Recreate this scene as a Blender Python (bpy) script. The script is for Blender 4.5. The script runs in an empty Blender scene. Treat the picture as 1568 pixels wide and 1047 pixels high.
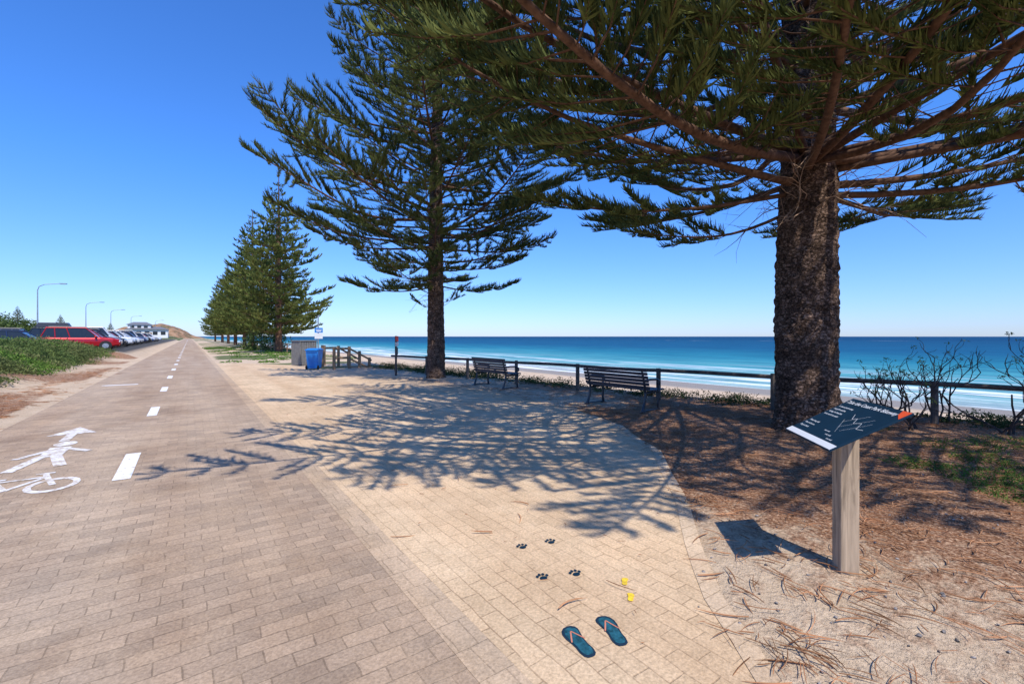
import bpy, math, random
import numpy as np
from mathutils import Vector, Matrix, Euler, noise as mnoise
random.seed(7); rng=np.random.default_rng(7)
scene=bpy.context.scene
# World frame: +Y runs along the promenade path, +X toward the sea.
# ------------------------------------------------------------------ helpers
def link(o,parent=None):
    scene.collection.objects.link(o)
    if parent: o.parent=parent
    return o
def empty(name,loc=(0,0,0),rz=0):
    e=bpy.data.objects.new(name,None); e.location=loc; e.rotation_euler=(0,0,rz); e.empty_display_size=.3
    return link(e)
def fastmesh(name,V,Q=None,T=None,mats=(),qm=None,tm=None,smooth=False):
    V=np.asarray(V,dtype=np.float32).reshape(-1,3)
    Q=np.zeros((0,4),int) if Q is None else np.asarray(Q).reshape(-1,4)
    T=np.zeros((0,3),int) if T is None else np.asarray(T).reshape(-1,3)
    me=bpy.data.meshes.new(name)
    me.vertices.add(len(V)); me.vertices.foreach_set('co',V.ravel())
    me.loops.add(len(Q)*4+len(T)*3)
    me.loops.foreach_set('vertex_index',np.concatenate([Q.ravel(),T.ravel()]).astype(np.int32))
    me.polygons.add(len(Q)+len(T))
    st=np.concatenate([np.arange(len(Q))*4,len(Q)*4+np.arange(len(T))*3]).astype(np.int32)
    me.polygons.foreach_set('loop_start',st)
    for m in mats: me.materials.append(m)
    mi=np.concatenate([np.zeros(len(Q),int) if qm is None else np.asarray(qm),np.zeros(len(T),int) if tm is None else np.asarray(tm)]).astype(np.int32)
    me.polygons.foreach_set('material_index',mi)
    if smooth: me.polygons.foreach_set('use_smooth',np.ones(len(Q)+len(T),bool))
    me.update(calc_edges=True)
    if len(Q)+len(T)<300000: me.validate()
    return me
class MB:
    def __init__(s): s.v=[];s.f=[];s.m=[]
    def add(s,vs,fs,mat=0):
        b=len(s.v); s.v+= [tuple(p) for p in vs]; s.f+=[[b+i for i in f] for f in fs]; s.m+=[mat]*len(fs)
    def box(s,c,size,R=None,mat=0,taper=1.0):
        hx,hy,hz=[a/2 for a in size]; vs=[]
        for z,k in((-hz,1),(hz,taper)):
            for x,y in((-hx,-hy),(hx,-hy),(hx,hy),(-hx,hy)):
                p=Vector((x*k,y*k,z))
                if R is not None: p=R@p
                vs.append(p+Vector(c))
        s.add(vs,[(0,3,2,1),(4,5,6,7),(0,1,5,4),(1,2,6,5),(2,3,7,6),(3,0,4,7)],mat)
    def tube(s,pts,rad,n=8,mat=0,cap=True):
        pts=[Vector(p) for p in pts]; N=len(pts)
        if not hasattr(rad,'__len__'): rad=[rad]*N
        vs=[];prev=None
        for i,p in enumerate(pts):
            t=(pts[min(i+1,N-1)]-pts[max(i-1,0)]).normalized()
            if prev is None:
                a=Vector((0,0,1)) if abs(t.z)<.9 else Vector((1,0,0)); u=t.cross(a).normalized()
            else:
                u=(prev-t*prev.dot(t)).normalized()
            prev=u; w=t.cross(u)
            for k in range(n):
                an=2*math.pi*k/n
                vs.append(p+(u*math.cos(an)+w*math.sin(an))*rad[i])
        fs=[]
        for i in range(N-1):
            for k in range(n):
                fs.append((i*n+k,i*n+(k+1)%n,(i+1)*n+(k+1)%n,(i+1)*n+k))
        if cap: fs.append(tuple(range(n-1,-1,-1))); fs.append(tuple((N-1)*n+k for k in range(n)))
        s.add(vs,fs,mat)
    def prism(s,poly,z0,z1,mat=0,M=None):
        n=len(poly); vs=[Vector((x,y,z0)) for x,y in poly]+[Vector((x,y,z1)) for x,y in poly]
        if M is not None: vs=[M@p for p in vs]
        s.add(vs,[tuple(range(n-1,-1,-1)),tuple(range(n,2*n))]+[(i,(i+1)%n,n+(i+1)%n,n+i) for i in range(n)],mat)
    def flat(s,poly,z,mat=0):
        s.add([(x,y,z) for x,y in poly],[tuple(range(len(poly)))],mat)
    def mesh(s,name,mats,smooth=False):
        me=bpy.data.meshes.new(name); me.from_pydata(s.v,[],s.f)
        for m in mats: me.materials.append(m)
        me.polygons.foreach_set('material_index',s.m)
        if smooth: me.polygons.foreach_set('use_smooth',[True]*len(s.f))
        me.update(); return me
    def obj(s,name,mats,parent=None,loc=(0,0,0),rz=0,smooth=False,bevel=0):
        o=bpy.data.objects.new(name,s.mesh(name,mats,smooth)); o.location=loc; o.rotation_euler=(0,0,rz); link(o,parent)
        if bevel:
            b=o.modifiers.new('bevel','BEVEL'); b.width=bevel; b.segments=2; b.limit_method='ANGLE'
        return o
def smooth01(t): t=min(1,max(0,t)); return t*t*(3-2*t)
# ------------------------------------------------------------------ materials
def newmat(name):
    m=bpy.data.materials.new(name); m.use_nodes=True; nt=m.node_tree; b=nt.nodes['Principled BSDF']
    return m,nt,b
def N(nt,t,**kw):
    n=nt.nodes.new(t)
    for k,v in kw.items():
        if k in n.inputs: n.inputs[k].default_value=v
        else: setattr(n,k,v)
    return n
def ramp(nt,stops):
    r=nt.nodes.new('ShaderNodeValToRGB'); e=r.color_ramp.elements
    while len(e)<len(stops): e.new(.5)
    for i,(p,c) in enumerate(stops):
        e[i].position=p; e[i].color=(*c,1)
    return r
def mix(nt,fac,a,b,mode='MIX'):
    n=nt.nodes.new('ShaderNodeMix'); n.data_type='RGBA'; n.blend_type=mode
    for s,v in((0,fac),(6,a),(7,b)):
        if isinstance(v,bpy.types.NodeSocket): nt.links.new(v,n.inputs[s])
        elif s==0: n.inputs[0].default_value=v
        else: n.inputs[s].default_value=(*v,1)
    return n.outputs[2]
def bump(nt,h,bsdf,strength=.5,dist=.02,prev=None):
    b=N(nt,'ShaderNodeBump',Strength=strength,Distance=dist); nt.links.new(h,b.inputs['Height'])
    if prev: nt.links.new(prev,b.inputs['Normal'])
    nt.links.new(b.outputs[0],bsdf.inputs['Normal']); return b.outputs[0]
def simple(name,c,rough=.6,metal=0,var=.15,scale=8,spec=.5):
    m,nt,b=newmat(name)
    n=N(nt,'ShaderNodeTexNoise',Scale=scale,Detail=2.0); tc=nt.nodes.new('ShaderNodeTexCoord'); nt.links.new(tc.outputs['Object'],n.inputs['Vector'])
    r=ramp(nt,[(.3,tuple(x*(1-var) for x in c)),(.7,tuple(min(1,x*(1+var)) for x in c))])
    nt.links.new(n.outputs[0],r.inputs[0]); nt.links.new(r.outputs[0],b.inputs['Base Color'])
    b.inputs['Roughness'].default_value=rough; b.inputs['Metallic'].default_value=metal
    b.inputs['Specular IOR Level'].default_value=spec
    return m
def pos(nt):
    return nt.nodes.new('ShaderNodeNewGeometry').outputs['Position']
def paver(name,c1,c2,mort,rot,bw=.23,rh=.115,dirt=(.5,.42,.33),dirtamt=.5,stain=(.84,.83,.81)):
    m,nt,b=newmat(name); P=pos(nt)
    mp=N(nt,'ShaderNodeMapping'); mp.inputs['Rotation'].default_value=(0,0,math.radians(rot)); nt.links.new(P,mp.inputs[0])
    wn=N(nt,'ShaderNodeTexNoise',Scale=2.2,Detail=3.0); nt.links.new(P,wn.inputs['Vector'])
    vm=N(nt,'ShaderNodeVectorMath',operation='SCALE'); vm.inputs['Scale'].default_value=.06; nt.links.new(wn.outputs['Color'],vm.inputs[0])
    va=N(nt,'ShaderNodeVectorMath',operation='ADD'); nt.links.new(mp.outputs[0],va.inputs[0]); nt.links.new(vm.outputs[0],va.inputs[1])
    br=nt.nodes.new('ShaderNodeTexBrick'); br.inputs['Scale'].default_value=1; br.inputs['Brick Width'].default_value=bw; br.inputs['Row Height'].default_value=rh
    br.inputs['Mortar Size'].default_value=.0042; br.inputs['Mortar Smooth'].default_value=.5; br.inputs['Bias'].default_value=0
    br.inputs['Color1'].default_value=(*c1,1); br.inputs['Color2'].default_value=(*c2,1); br.inputs['Mortar'].default_value=(*mort,1)
    nt.links.new(va.outputs[0],br.inputs['Vector'])
    # sand drifts that fill the joints
    n1=N(nt,'ShaderNodeTexNoise',Scale=1.6,Detail=7.0,Roughness=.72); nt.links.new(P,n1.inputs['Vector'])
    r1=ramp(nt,[(.44,(0,0,0)),(.62,(1,1,1))]); nt.links.new(n1.outputs[0],r1.inputs[0])
    mul=N(nt,'ShaderNodeMath',operation='MULTIPLY'); mul.inputs[1].default_value=dirtamt; nt.links.new(r1.outputs[0],mul.inputs[0])
    c=mix(nt,mul.outputs[0],br.outputs[0],dirt)
    n2=N(nt,'ShaderNodeTexNoise',Scale=60.0,Detail=4.0,Roughness=.7); nt.links.new(P,n2.inputs['Vector'])
    r2=ramp(nt,[(.3,(.66,.66,.66)),(.7,(1.15,1.15,1.15))]); nt.links.new(n2.outputs[0],r2.inputs[0])
    c=mix(nt,1.0,c,r2.outputs[0],'MULTIPLY')
    n3=N(nt,'ShaderNodeTexNoise',Scale=.7,Detail=6.0,Roughness=.68); nt.links.new(P,n3.inputs['Vector'])
    r3=ramp(nt,[(.35,stain),(.5,(.97,.97,.97)),(.65,(1.08,1.07,1.06))]); nt.links.new(n3.outputs[0],r3.inputs[0])
    c=mix(nt,1.0,c,r3.outputs[0],'MULTIPLY')
    mp2=N(nt,'ShaderNodeMapping'); mp2.inputs['Scale'].default_value=(1.1,.09,1); nt.links.new(P,mp2.inputs[0])
    n4=N(nt,'ShaderNodeTexNoise',Scale=1.0,Detail=3.0); nt.links.new(mp2.outputs[0],n4.inputs['Vector'])
    r4=ramp(nt,[(.35,(.91,.85,.80)),(.65,(1.04,1.03,1.02))]); nt.links.new(n4.outputs[0],r4.inputs[0])
    c=mix(nt,1.0,c,r4.outputs[0],'MULTIPLY')
    nt.links.new(c,b.inputs['Base Color']); b.inputs['Roughness'].default_value=.9; b.inputs['Specular IOR Level'].default_value=.15
    inv=N(nt,'ShaderNodeMath',operation='SUBTRACT'); inv.inputs[0].default_value=1; nt.links.new(br.outputs['Fac'],inv.inputs[1])
    p=bump(nt,inv.outputs[0],b,.6,.005); bump(nt,n2.outputs[0],b,.6,.009,p)
    return m
M_path=paver('path_pavers',(.53,.40,.285),(.385,.295,.215),(.31,.235,.165),0,dirt=(.56,.415,.28),dirtamt=.5,stain=(.80,.77,.75))
M_pad=paver('tan_pavers',(.745,.55,.35),(.63,.465,.295),(.46,.32,.195),90,dirt=(.78,.585,.38),dirtamt=.8,stain=(.86,.84,.82))
M_edge=paver('edge_pavers',(.58,.44,.305),(.50,.38,.265),(.38,.285,.195),0,.115,.23,dirt=(.67,.495,.33),dirtamt=.7)
def bark_mat():
    m,nt,b=newmat('bark'); P=nt.nodes.new('ShaderNodeTexCoord').outputs['Object']
    mp=N(nt,'ShaderNodeMapping'); mp.inputs['Scale'].default_value=(1,1,1.5); nt.links.new(P,mp.inputs[0])
    nn=N(nt,'ShaderNodeTexNoise',Scale=7.0,Detail=5.0,Roughness=.65); nt.links.new(mp.outputs[0],nn.inputs['Vector'])
    vm=N(nt,'ShaderNodeVectorMath',operation='SCALE'); vm.inputs['Scale'].default_value=.32; nt.links.new(nn.outputs['Color'],vm.inputs[0])
    va=N(nt,'ShaderNodeVectorMath',operation='ADD'); nt.links.new(mp.outputs[0],va.inputs[0]); nt.links.new(vm.outputs[0],va.inputs[1])
    v=N(nt,'ShaderNodeTexVoronoi',Scale=11.0,feature='DISTANCE_TO_EDGE'); nt.links.new(va.outputs[0],v.inputs['Vector'])
    n=N(nt,'ShaderNodeTexNoise',Scale=26.0,Detail=6.0,Roughness=.75); nt.links.new(mp.outputs[0],n.inputs['Vector'])
    n5=N(nt,'ShaderNodeTexNoise',Scale=4.0,Detail=6.0,Roughness=.7); nt.links.new(mp.outputs[0],n5.inputs['Vector'])
    r=ramp(nt,[(0,(.05,.036,.029)),(.08,(.16,.115,.088)),(.3,(.27,.205,.163))]); nt.links.new(v.outputs[0],r.inputs[0])
    r2=ramp(nt,[(.32,(.3,.26,.24)),(.5,(.95,.9,.86)),(.68,(1.9,1.75,1.65))]); nt.links.new(n.outputs[0],r2.inputs[0])
    c=mix(nt,1.0,r.outputs[0],r2.outputs[0],'MULTIPLY')
    r3=ramp(nt,[(.35,(.5,.45,.42)),(.65,(1.5,1.42,1.38))]); nt.links.new(n5.outputs[0],r3.inputs[0])
    c=mix(nt,1.0,c,r3.outputs[0],'MULTIPLY')
    nt.links.new(c,b.inputs['Base Color']); b.inputs['Roughness'].default_value=.95; b.inputs['Specular IOR Level'].default_value=.1
    r4=ramp(nt,[(0,(0,0,0)),(.2,(1,1,1))]); nt.links.new(v.outputs[0],r4.inputs[0])
    p=bump(nt,r4.outputs[0],b,.8,.03); bump(nt,n.outputs[0],b,1.0,.05,p)
    return m
M_bark=bark_mat()
M_branch=simple('branch_bark',(.13,.073,.047),.9,var=.35,scale=14,spec=.1)
M_twig=simple('dead_twig',(.33,.22,.15),.9,var=.35,scale=6,spec=.1)
def foliage(name,dark,light,sc=1.2,trans=.25,detail=2.0):
    m,nt,b=newmat(name)
    P=pos(nt)
    n=N(nt,'ShaderNodeTexNoise',Scale=sc,Detail=detail,Roughness=.8); nt.links.new(P,n.inputs['Vector'])
    r=ramp(nt,[(.36,dark),(.62,light)]); nt.links.new(n.outputs[0],r.inputs[0])
    d=N(nt,'ShaderNodeBsdfDiffuse'); nt.links.new(r.outputs[0],d.inputs[0])
    t=nt.nodes.new('ShaderNodeBsdfTranslucent'); nt.links.new(r.outputs[0],t.inputs[0])
    ms=nt.nodes.new('ShaderNodeMixShader'); ms.inputs[0].default_value=trans
    nt.links.new(d.outputs[0],ms.inputs[1]); nt.links.new(t.outputs[0],ms.inputs[2])
    nt.links.new(ms.outputs[0],nt.nodes['Material Output'].inputs[0])
    return m
M_needle=foliage('pine_foliage',(.05,.072,.026),(.165,.185,.06),2.2,.16)
M_needle_far=foliage('pine_foliage_far',(.07,.10,.028),(.20,.22,.06),.5)
M_shrub=foliage('shrub_leaves',(.045,.08,.028),(.16,.21,.065),1.5)
M_green=foliage('green_leaves',(.06,.12,.028),(.17,.28,.055),3)
M_dune=foliage('dune_leaves',(.09,.12,.042),(.23,.25,.095),.8)
M_dark=simple('dark_paint',(.022,.024,.03),.35,var=.2)
M_slat=simple('bench_slat_paint',(.04,.038,.045),.45,var=.35,scale=20)
M_rail=simple('dark_timber_rail',(.095,.074,.058),.8,var=.4,scale=12)
M_white=simple('white_paint',(.78,.77,.74),.6,var=.05)
M_glass=simple('dark_glass',(.02,.025,.03),.08,var=.1)
M_tyre=simple('tyre_rubber',(.02,.02,.02),.85)
M_metal=simple('galvanised_metal',(.45,.46,.47),.4,.7,.1)
M_blue=simple('blue_plastic',(.015,.20,.58),.4,var=.08)
M_red=simple('red_plastic',(.5,.03,.02),.4)
M_yellow=simple('yellow_paint',(.75,.5,.03),.6,var=.25,scale=40)
M_teal=simple('teal_print',(.015,.085,.115),.7,var=.5,scale=45,spec=.2)
M_pink=simple('pink_print',(.55,.2,.12),.6)
M_lens=simple('light_lens',(.6,.6,.62),.15)
def wood(name,c,sc=30):
    m,nt,b=newmat(name); P=nt.nodes.new('ShaderNodeTexCoord').outputs['Object']
    mp=N(nt,'ShaderNodeMapping'); mp.inputs['Scale'].default_value=(1,1,.07); nt.links.new(P,mp.inputs[0])
    n=N(nt,'ShaderNodeTexNoise',Scale=sc,Detail=6.0,Roughness=.6,Distortion=.6); nt.links.new(mp.outputs[0],n.inputs['Vector'])
    r=ramp(nt,[(.3,tuple(x*.45 for x in c)),(.5,c),(.7,tuple(x*1.3 for x in c))]); nt.links.new(n.outputs[0],r.inputs[0])
    nt.links.new(r.outputs[0],b.inputs['Base Color']); b.inputs['Roughness'].default_value=.85; b.inputs['Specular IOR Level'].default_value=.2
    bump(nt,n.outputs[0],b,.5,.01); return m
M_post=wood('weathered_post',(.40,.30,.20))
M_timber=wood('timber',(.30,.19,.11))
# ------------------------------------------------------------------ terrain
EU=[-60,-20,-5,1.25,7.3,12.4,17,19.6,24,45,100]; EV=[18.5,16.6,14.1,12.3,10.7,9.95,9.3,8.9,8.4,10.3,10.5]
PU=[-40,-8,-2,0,.96,1.51,2.55,4,5.5,7.5,12,16,20,24,28,31,33]; PV=[1.5,1.5,1.7,1.95,2.22,2.66,3.86,5.37,6.3,7.0,7.3,6.7,6.1,5.3,4.5,2.8,1.3]
def edge_v(u): return float(np.interp(u,EU,EV))
def pad_v(u): return float(np.interp(u,PU,PV))
def water_v(u): return 35-.04*(max(-200,min(u,450))-35)
def fn(x,y,s,o=0): return mnoise.noise(Vector((x*s+o,y*s-o,o*1.7)))
def tz(v,u):
    e=edge_v(u)
    if v>e:
        t=v-e; vw=water_v(u)
        z=-1.5*smooth01(t/4.5)+ .12*fn(v,u,.6)*smooth01(t/2)*(1-smooth01((t-4)/8))
        if t>4.5: z=-1.5-.9*min(1,(t-4.5)/max(1,vw-e-4.5))
        if v>vw: z=-2.4-.06*(v-vw); z=max(z,-7)
        return z
    if v<-2.8:
        d=-v
        a=1.05*smooth01((d-3.8)/3.4)+.22*fn(v,u,.5,3)*smooth01((d-3)/2)
        b=.55*smooth01((d-2.9)/1.4)
        k=smooth01((u-42)/2.2)
        z=a*(1-k)+b*k
        if d>15:
            z+=min((d-15)*.06,4.5)+.8*fn(v,u,.06,9)*smooth01((d-15)/15)+ .3*fn(v,u,.3)*smooth01((d-15)/6)
        return z
    return 0.0
def axis(parts):
    out=[]
    for a,b,s in parts:
        n=max(1,int(round((b-a)/s))); out+=list(np.linspace(a,b,n,endpoint=False))
    out.append(parts[-1][1]); return out
ax=axis([(-6000,-1000,1000),(-1000,-200,100),(-200,-60,8),(-60,-20,1.5),(-20,-2.8,.4),(-2.8,1.2,1.0),(1.2,9,.6),(9,16,.4),(16,50,1.5),(50,120,10)])
ay=axis([(-300,-40,26),(-40,-6,2),(-6,60,.5),(60,140,2),(140,400,8),(400,1200,50),(1200,8000,800)])
nx,ny=len(ax),len(ay)
V=np.zeros((ny,nx,3)); C=np.zeros((ny,nx,4)); C[...,3]=1
for j,u in enumerate(ay):
    for i,v in enumerate(ax):
        V[j,i]=(v,u,tz(v,u))
        e=edge_v(u); veg=0;lit=0;asp=0
        nz=fn(v,u,.35,5)
        if v<-2.8:
            if u<44: veg=smooth01((-v-4.9+nz)/.8)*(.8+.4*nz); lit=.6+nz*.6 if v>-5.4 else .1
            else:
                asp=1 if -17<v<-4.0 and u<205 else 0
                if v<=-17 or u>=205: veg=.8+nz
        elif v>1.2 and v<e+1.2:
            dt=math.hypot(v-8.7,u-3.5)
            if u<24: lit=(.98-.5*smooth01((dt-2.6)/3.6))+nz*.45
            else: veg=smooth01((nz+.25)*2)*.8; lit=.35
        elif v>=e+1.2 and v<e+4: veg=max(0,nz*1.5)
        C[j,i,:3]=(min(1,max(0,veg)),min(1,max(0,lit)),asp)
idx=np.arange(nx*ny).reshape(ny,nx)
Q=np.stack([idx[:-1,:-1],idx[:-1,1:],idx[1:,1:],idx[1:,:-1]],-1).reshape(-1,4)
def ground_mat():
    m,nt,b=newmat('sandy_ground'); P=pos(nt)
    at=nt.nodes.new('ShaderNodeVertexColor'); at.layer_name='zone'; sp=nt.nodes.new('ShaderNodeSeparateColor'); nt.links.new(at.outputs[0],sp.inputs[0])
    n1=N(nt,'ShaderNodeTexNoise',Scale=1.2,Detail=5.0,Roughness=.65); nt.links.new(P,n1.inputs['Vector'])
    n2=N(nt,'ShaderNodeTexNoise',Scale=34.0,Detail=5.0,Roughness=.75); nt.links.new(P,n2.inputs['Vector'])
    n3=N(nt,'ShaderNodeTexNoise',Scale=5.0,Detail=6.0,Roughness=.72); nt.links.new(P,n3.inputs['Vector'])
    sand=ramp(nt,[(.3,(.58,.425,.28)),(.7,(.73,.56,.39))]); nt.links.new(n1.outputs[0],sand.inputs[0])
    sx=nt.nodes.new('ShaderNodeSeparateXYZ'); nt.links.new(P,sx.inputs[0])
    wr=N(nt,'ShaderNodeMapRange'); wr.inputs['From Min'].default_value=-2.12; wr.inputs['From Max'].default_value=-2.2; nt.links.new(sx.outputs[2],wr.inputs[0])
    c=mix(nt,wr.outputs[0],sand.outputs[0],(.32,.285,.25))
    def mask(src,nz,lo,hi):
        a=N(nt,'ShaderNodeMath',operation='ADD'); nt.links.new(src,a.inputs[0]); nt.links.new(nz,a.inputs[1])
        r=N(nt,'ShaderNodeMapRange'); r.inputs['From Min'].default_value=lo; r.inputs['From Max'].default_value=hi; nt.links.new(a.outputs[0],r.inputs[0]); return r.outputs[0]
    lc=ramp(nt,[(.38,(.14,.065,.032)),(.5,(.35,.18,.10)),(.62,(.55,.37,.24))]); nt.links.new(n2.outputs[0],lc.inputs[0])
    c=mix(nt,mask(sp.outputs[1],n3.outputs[0],.98,1.22),c,lc.outputs[0])
    gc=ramp(nt,[(.35,(.07,.10,.035)),(.65,(.24,.24,.11))]); nt.links.new(n2.outputs[0],gc.inputs[0])
    c=mix(nt,mask(sp.outputs[0],n3.outputs[0],.75,1.05),c,gc.outputs[0])
    c=mix(nt,sp.outputs[2],c,(.09,.088,.085))
    r2=ramp(nt,[(.3,(.64,.64,.64)),(.7,(1.17,1.17,1.17))]); nt.links.new(n2.outputs[0],r2.inputs[0])
    c=mix(nt,1.0,c,r2.outputs[0],'MULTIPLY')
    nt.links.new(c,b.inputs['Base Color']); b.inputs['Roughness'].default_value=.95; b.inputs['Specular IOR Level'].default_value=.1
    p=bump(nt,n3.outputs[0],b,.8,.08); bump(nt,n2.outputs[0],b,.7,.025,p)
    return m
me=fastmesh('ground',V,Q,mats=[ground_mat()],smooth=True)
ca=me.color_attributes.new('zone','FLOAT_COLOR','POINT'); ca.data.foreach_set('color',C.astype(np.float32).ravel())
link(bpy.data.objects.new('ground',me))
# ------------------------------------------------------------------ sea
def sea_mat():
    m,nt,b=newmat('sea_water'); P=pos(nt); sx=nt.nodes.new('ShaderNodeSeparateXYZ'); nt.links.new(P,sx.inputs[0])
    k=N(nt,'ShaderNodeMath',operation='MULTIPLY_ADD'); k.inputs[1].default_value=.04; nt.links.new(sx.outputs[1],k.inputs[0]); nt.links.new(sx.outputs[0],k.inputs[2])
    n=N(nt,'ShaderNodeTexNoise',Scale=.03,Detail=4.0); nt.links.new(P,n.inputs['Vector'])
    n_=N(nt,'ShaderNodeMath',operation='MULTIPLY_ADD'); n_.inputs[1].default_value=26; nt.links.new(n.outputs[0],n_.inputs[0]); nt.links.new(k.outputs[0],n_.inputs[2])
    mr=N(nt,'ShaderNodeMapRange'); mr.inputs['From Min'].default_value=48; mr.inputs['From Max'].default_value=700; nt.links.new(n_.outputs[0],mr.inputs[0])
    pw=N(nt,'ShaderNodeMath',operation='POWER'); pw.inputs[1].default_value=.5; nt.links.new(mr.outputs[0],pw.inputs[0])
    r=ramp(nt,[(0,(.42,.45,.42)),(.1,(.22,.39,.39)),(.19,(.075,.30,.33)),(.29,(.018,.18,.25)),(.42,(.006,.09,.175)),(1,(.003,.05,.12))]); nt.links.new(pw.outputs[0],r.inputs[0])
    w=N(nt,'ShaderNodeTexNoise',Scale=.12,Detail=5.0,Roughness=.6); mp=N(nt,'ShaderNodeMapping'); mp.inputs['Scale'].default_value=(4.5,.3,1); nt.links.new(P,mp.inputs[0]); nt.links.new(mp.outputs[0],w.inputs['Vector'])
    fr=N(nt,'ShaderNodeMapRange'); fr.inputs['From Min'].default_value=.50; fr.inputs['From Max'].default_value=.55; nt.links.new(w.outputs[0],fr.inputs[0])
    fd=N(nt,'ShaderNodeMapRange'); fd.inputs['From Min'].default_value=80; fd.inputs['From Max'].default_value=56; nt.links.new(n_.outputs[0],fd.inputs[0])
    fm=N(nt,'ShaderNodeMath',operation='MULTIPLY'); nt.links.new(fr.outputs[0],fm.inputs[0]); nt.links.new(fd.outputs[0],fm.inputs[1])
    s2=N(nt,'ShaderNodeTexNoise',Scale=.5,Detail=5.0,Roughness=.7); mp2=N(nt,'ShaderNodeMapping'); mp2.inputs['Scale'].default_value=(.7,.12,1); nt.links.new(P,mp2.inputs[0]); nt.links.new(mp2.outputs[0],s2.inputs['Vector'])
    r5=ramp(nt,[(.35,(.55,.67,.74)),(.65,(1.3,1.2,1.14))]); nt.links.new(s2.outputs[0],r5.inputs[0])
    c=mix(nt,1.0,r.outputs[0],r5.outputs[0],'MULTIPLY')
    c=mix(nt,fm.outputs[0],c,(.78,.80,.79))
    nt.links.new(c,b.inputs['Base Color']); b.inputs['Roughness'].default_value=.45; b.inputs['Specular IOR Level'].default_value=.08; b.inputs['IOR'].default_value=1.15
    nb=N(nt,'ShaderNodeTexNoise',Scale=1.4,Detail=4.0); nt.links.new(P,nb.inputs['Vector']); bump(nt,nb.outputs[0],b,.5,.25)
    return m
mb=MB(); mb.flat([(15,-9000),(20000,-9000),(20000,20000),(15,20000)],-2.4); mb.obj('sea',[sea_mat()])
mb=MB()
for (x,y,l,w) in [(395,250,26,5),(405,290,16,4),(430,205,20,4),(520,140,40,5),(505,180,22,4),(37,60,26,.9),(36,95,30,1.0),(38,28,14,.7),(42,75,20,.8),(41,40,12,.6),(45,52,16,.7),(40,12,12,.5),(37,130,40,1.3),(43,115,30,1),(48,30,16,.6),(52,66,22,.7),(44,5,14,.6),(38,45,18,.8)]:
    n=18; top=[];bot=[]
    for i in range(n+1):
        t=i/n; ww=w*math.sin(math.pi*t)*(.4+.9*random.random()); cxx=x+.3*w*math.sin(t*9); top.append((cxx+ww/2,y+l*(t-.5))); bot.append((cxx-ww/2,y+l*(t-.5)))
    mb.flat(top+bot[::-1],-2.385)
mb.obj('breaking_surf',[M_white])
# ------------------------------------------------------------------ path and paving
mb=MB(); mb.flat([(-2.6,-40),(1.09,-40),(1.09,420),(-2.6,420)],.004); mb.obj('path',[M_path])
mb=MB()
uu=[a for a in np.arange(-40,33.1,.25)]
L=[(1.29,u) for u in uu]; R=[(pad_v(u)+.05*fn(u,3,1.5) if u<32 else 1.31,u) for u in uu]
mb.add([(x,y,.004) for x,y in L]+[(x,y,.004) for x,y in R],[(i,len(L)+i,len(L)+i+1,i+1) for i in range(len(L)-1)])
mb.obj('paved_area',[M_pad])
mb=MB(); mb.flat([(1.09,-40),(1.29,-40),(1.29,420),(1.09,420)],.006); mb.obj('paving_edge_course',[M_edge])
mb=MB(); pts=[(pad_v(u)+.05*fn(u,3,1.5),u) for u in uu if u<31]
vs=[];n=len(pts)
for i,(x,y) in enumerate(pts):
    x2,y2=pts[min(i+1,n-1)]; x1,y1=pts[max(i-1,0)]; d=Vector((x2-x1,y2-y1)).normalized(); nn=Vector((-d.y,d.x))
    vs.append((x,y,.008)); vs.append((x+nn.x*.12,y+nn.y*.12,.008))
mb.add(vs,[(2*i,2*i+2,2*i+3,2*i+1) for i in range(n-1)])
M_lightedge=paver('light_edge_pavers',(.70,.54,.37),(.63,.485,.335),(.50,.37,.24),0,.23,.115,dirt=(.74,.56,.375),dirtamt=.8)
mb.obj('paving_border',[M_lightedge])
def worn_white(name,lo,hi,white):
    m,nt,b=newmat(name); P=pos(nt)
    n=N(nt,'ShaderNodeTexNoise',Scale=9.0,Detail=8.0,Roughness=.78); nt.links.new(P,n.inputs['Vector'])
    r=ramp(nt,[(lo,(.46,.36,.265)),(hi,white)]); nt.links.new(n.outputs[0],r.inputs[0]); nt.links.new(r.outputs[0],b.inputs['Base Color'])
    b.inputs['Roughness'].default_value=.8; return m
M_mark=worn_white('white_line_paint',.38,.47,(.80,.78,.75)); M_worn=worn_white('worn_symbol_paint',.42,.54,(.76,.73,.69))
mb=MB()
for i in range(0,50):
    u0=6.65+5.0*i; mb.flat([(-.70,u0),(-.54,u0),(-.54,u0+1.4),(-.70,u0+1.4)],.009)
mb.flat([(-2.3,19.5),(-1.4,19.5),(-1.4,19.75),(-2.3,19.75)],.009)
mb.obj('lane_marking',[M_mark])
mb=MB()
def strip(p,q,w,z=.009):
    a=Vector(p);b=Vector(q);d=(b-a).normalized();n=Vector((-d.y,d.x))*w/2
    mb.flat([a-n,b-n,b+n,a+n],z)
def ring(cx,cy,r,w,sy=1.6):
    n=24;vs=[]
    for k in range(n):
        a=2*math.pi*k/n
        for rr in(r-w/2,r+w/2): vs.append((cx+rr*math.cos(a),cy+rr*sy*math.sin(a),.009))
    mb.add(vs,[(2*k,2*k+1,(2*k+3)%(2*n),(2*k+2)%(2*n)) for k in range(n)])
bx,by=-1.56,6.85
ring(bx-.36,by,.19,.06,1.35); ring(bx+.36,by,.19,.06,1.35)
for p,q in [((-.36,0),(-.16,.42)),((-.16,.42),(.24,.42)),((.24,.42),(.36,0)),((-.36,0),(0,.0)),((0,0),(.24,.42)),((0,0),(-.2,.5)),((.24,.42),(.2,.6)),((.12,.6),(.28,.6)),((-.28,.52),(-.1,.52))]:
    strip((bx+p[0],by+p[1]),(bx+q[0],by+q[1]),.055,.009+.0006*random.random())
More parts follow.
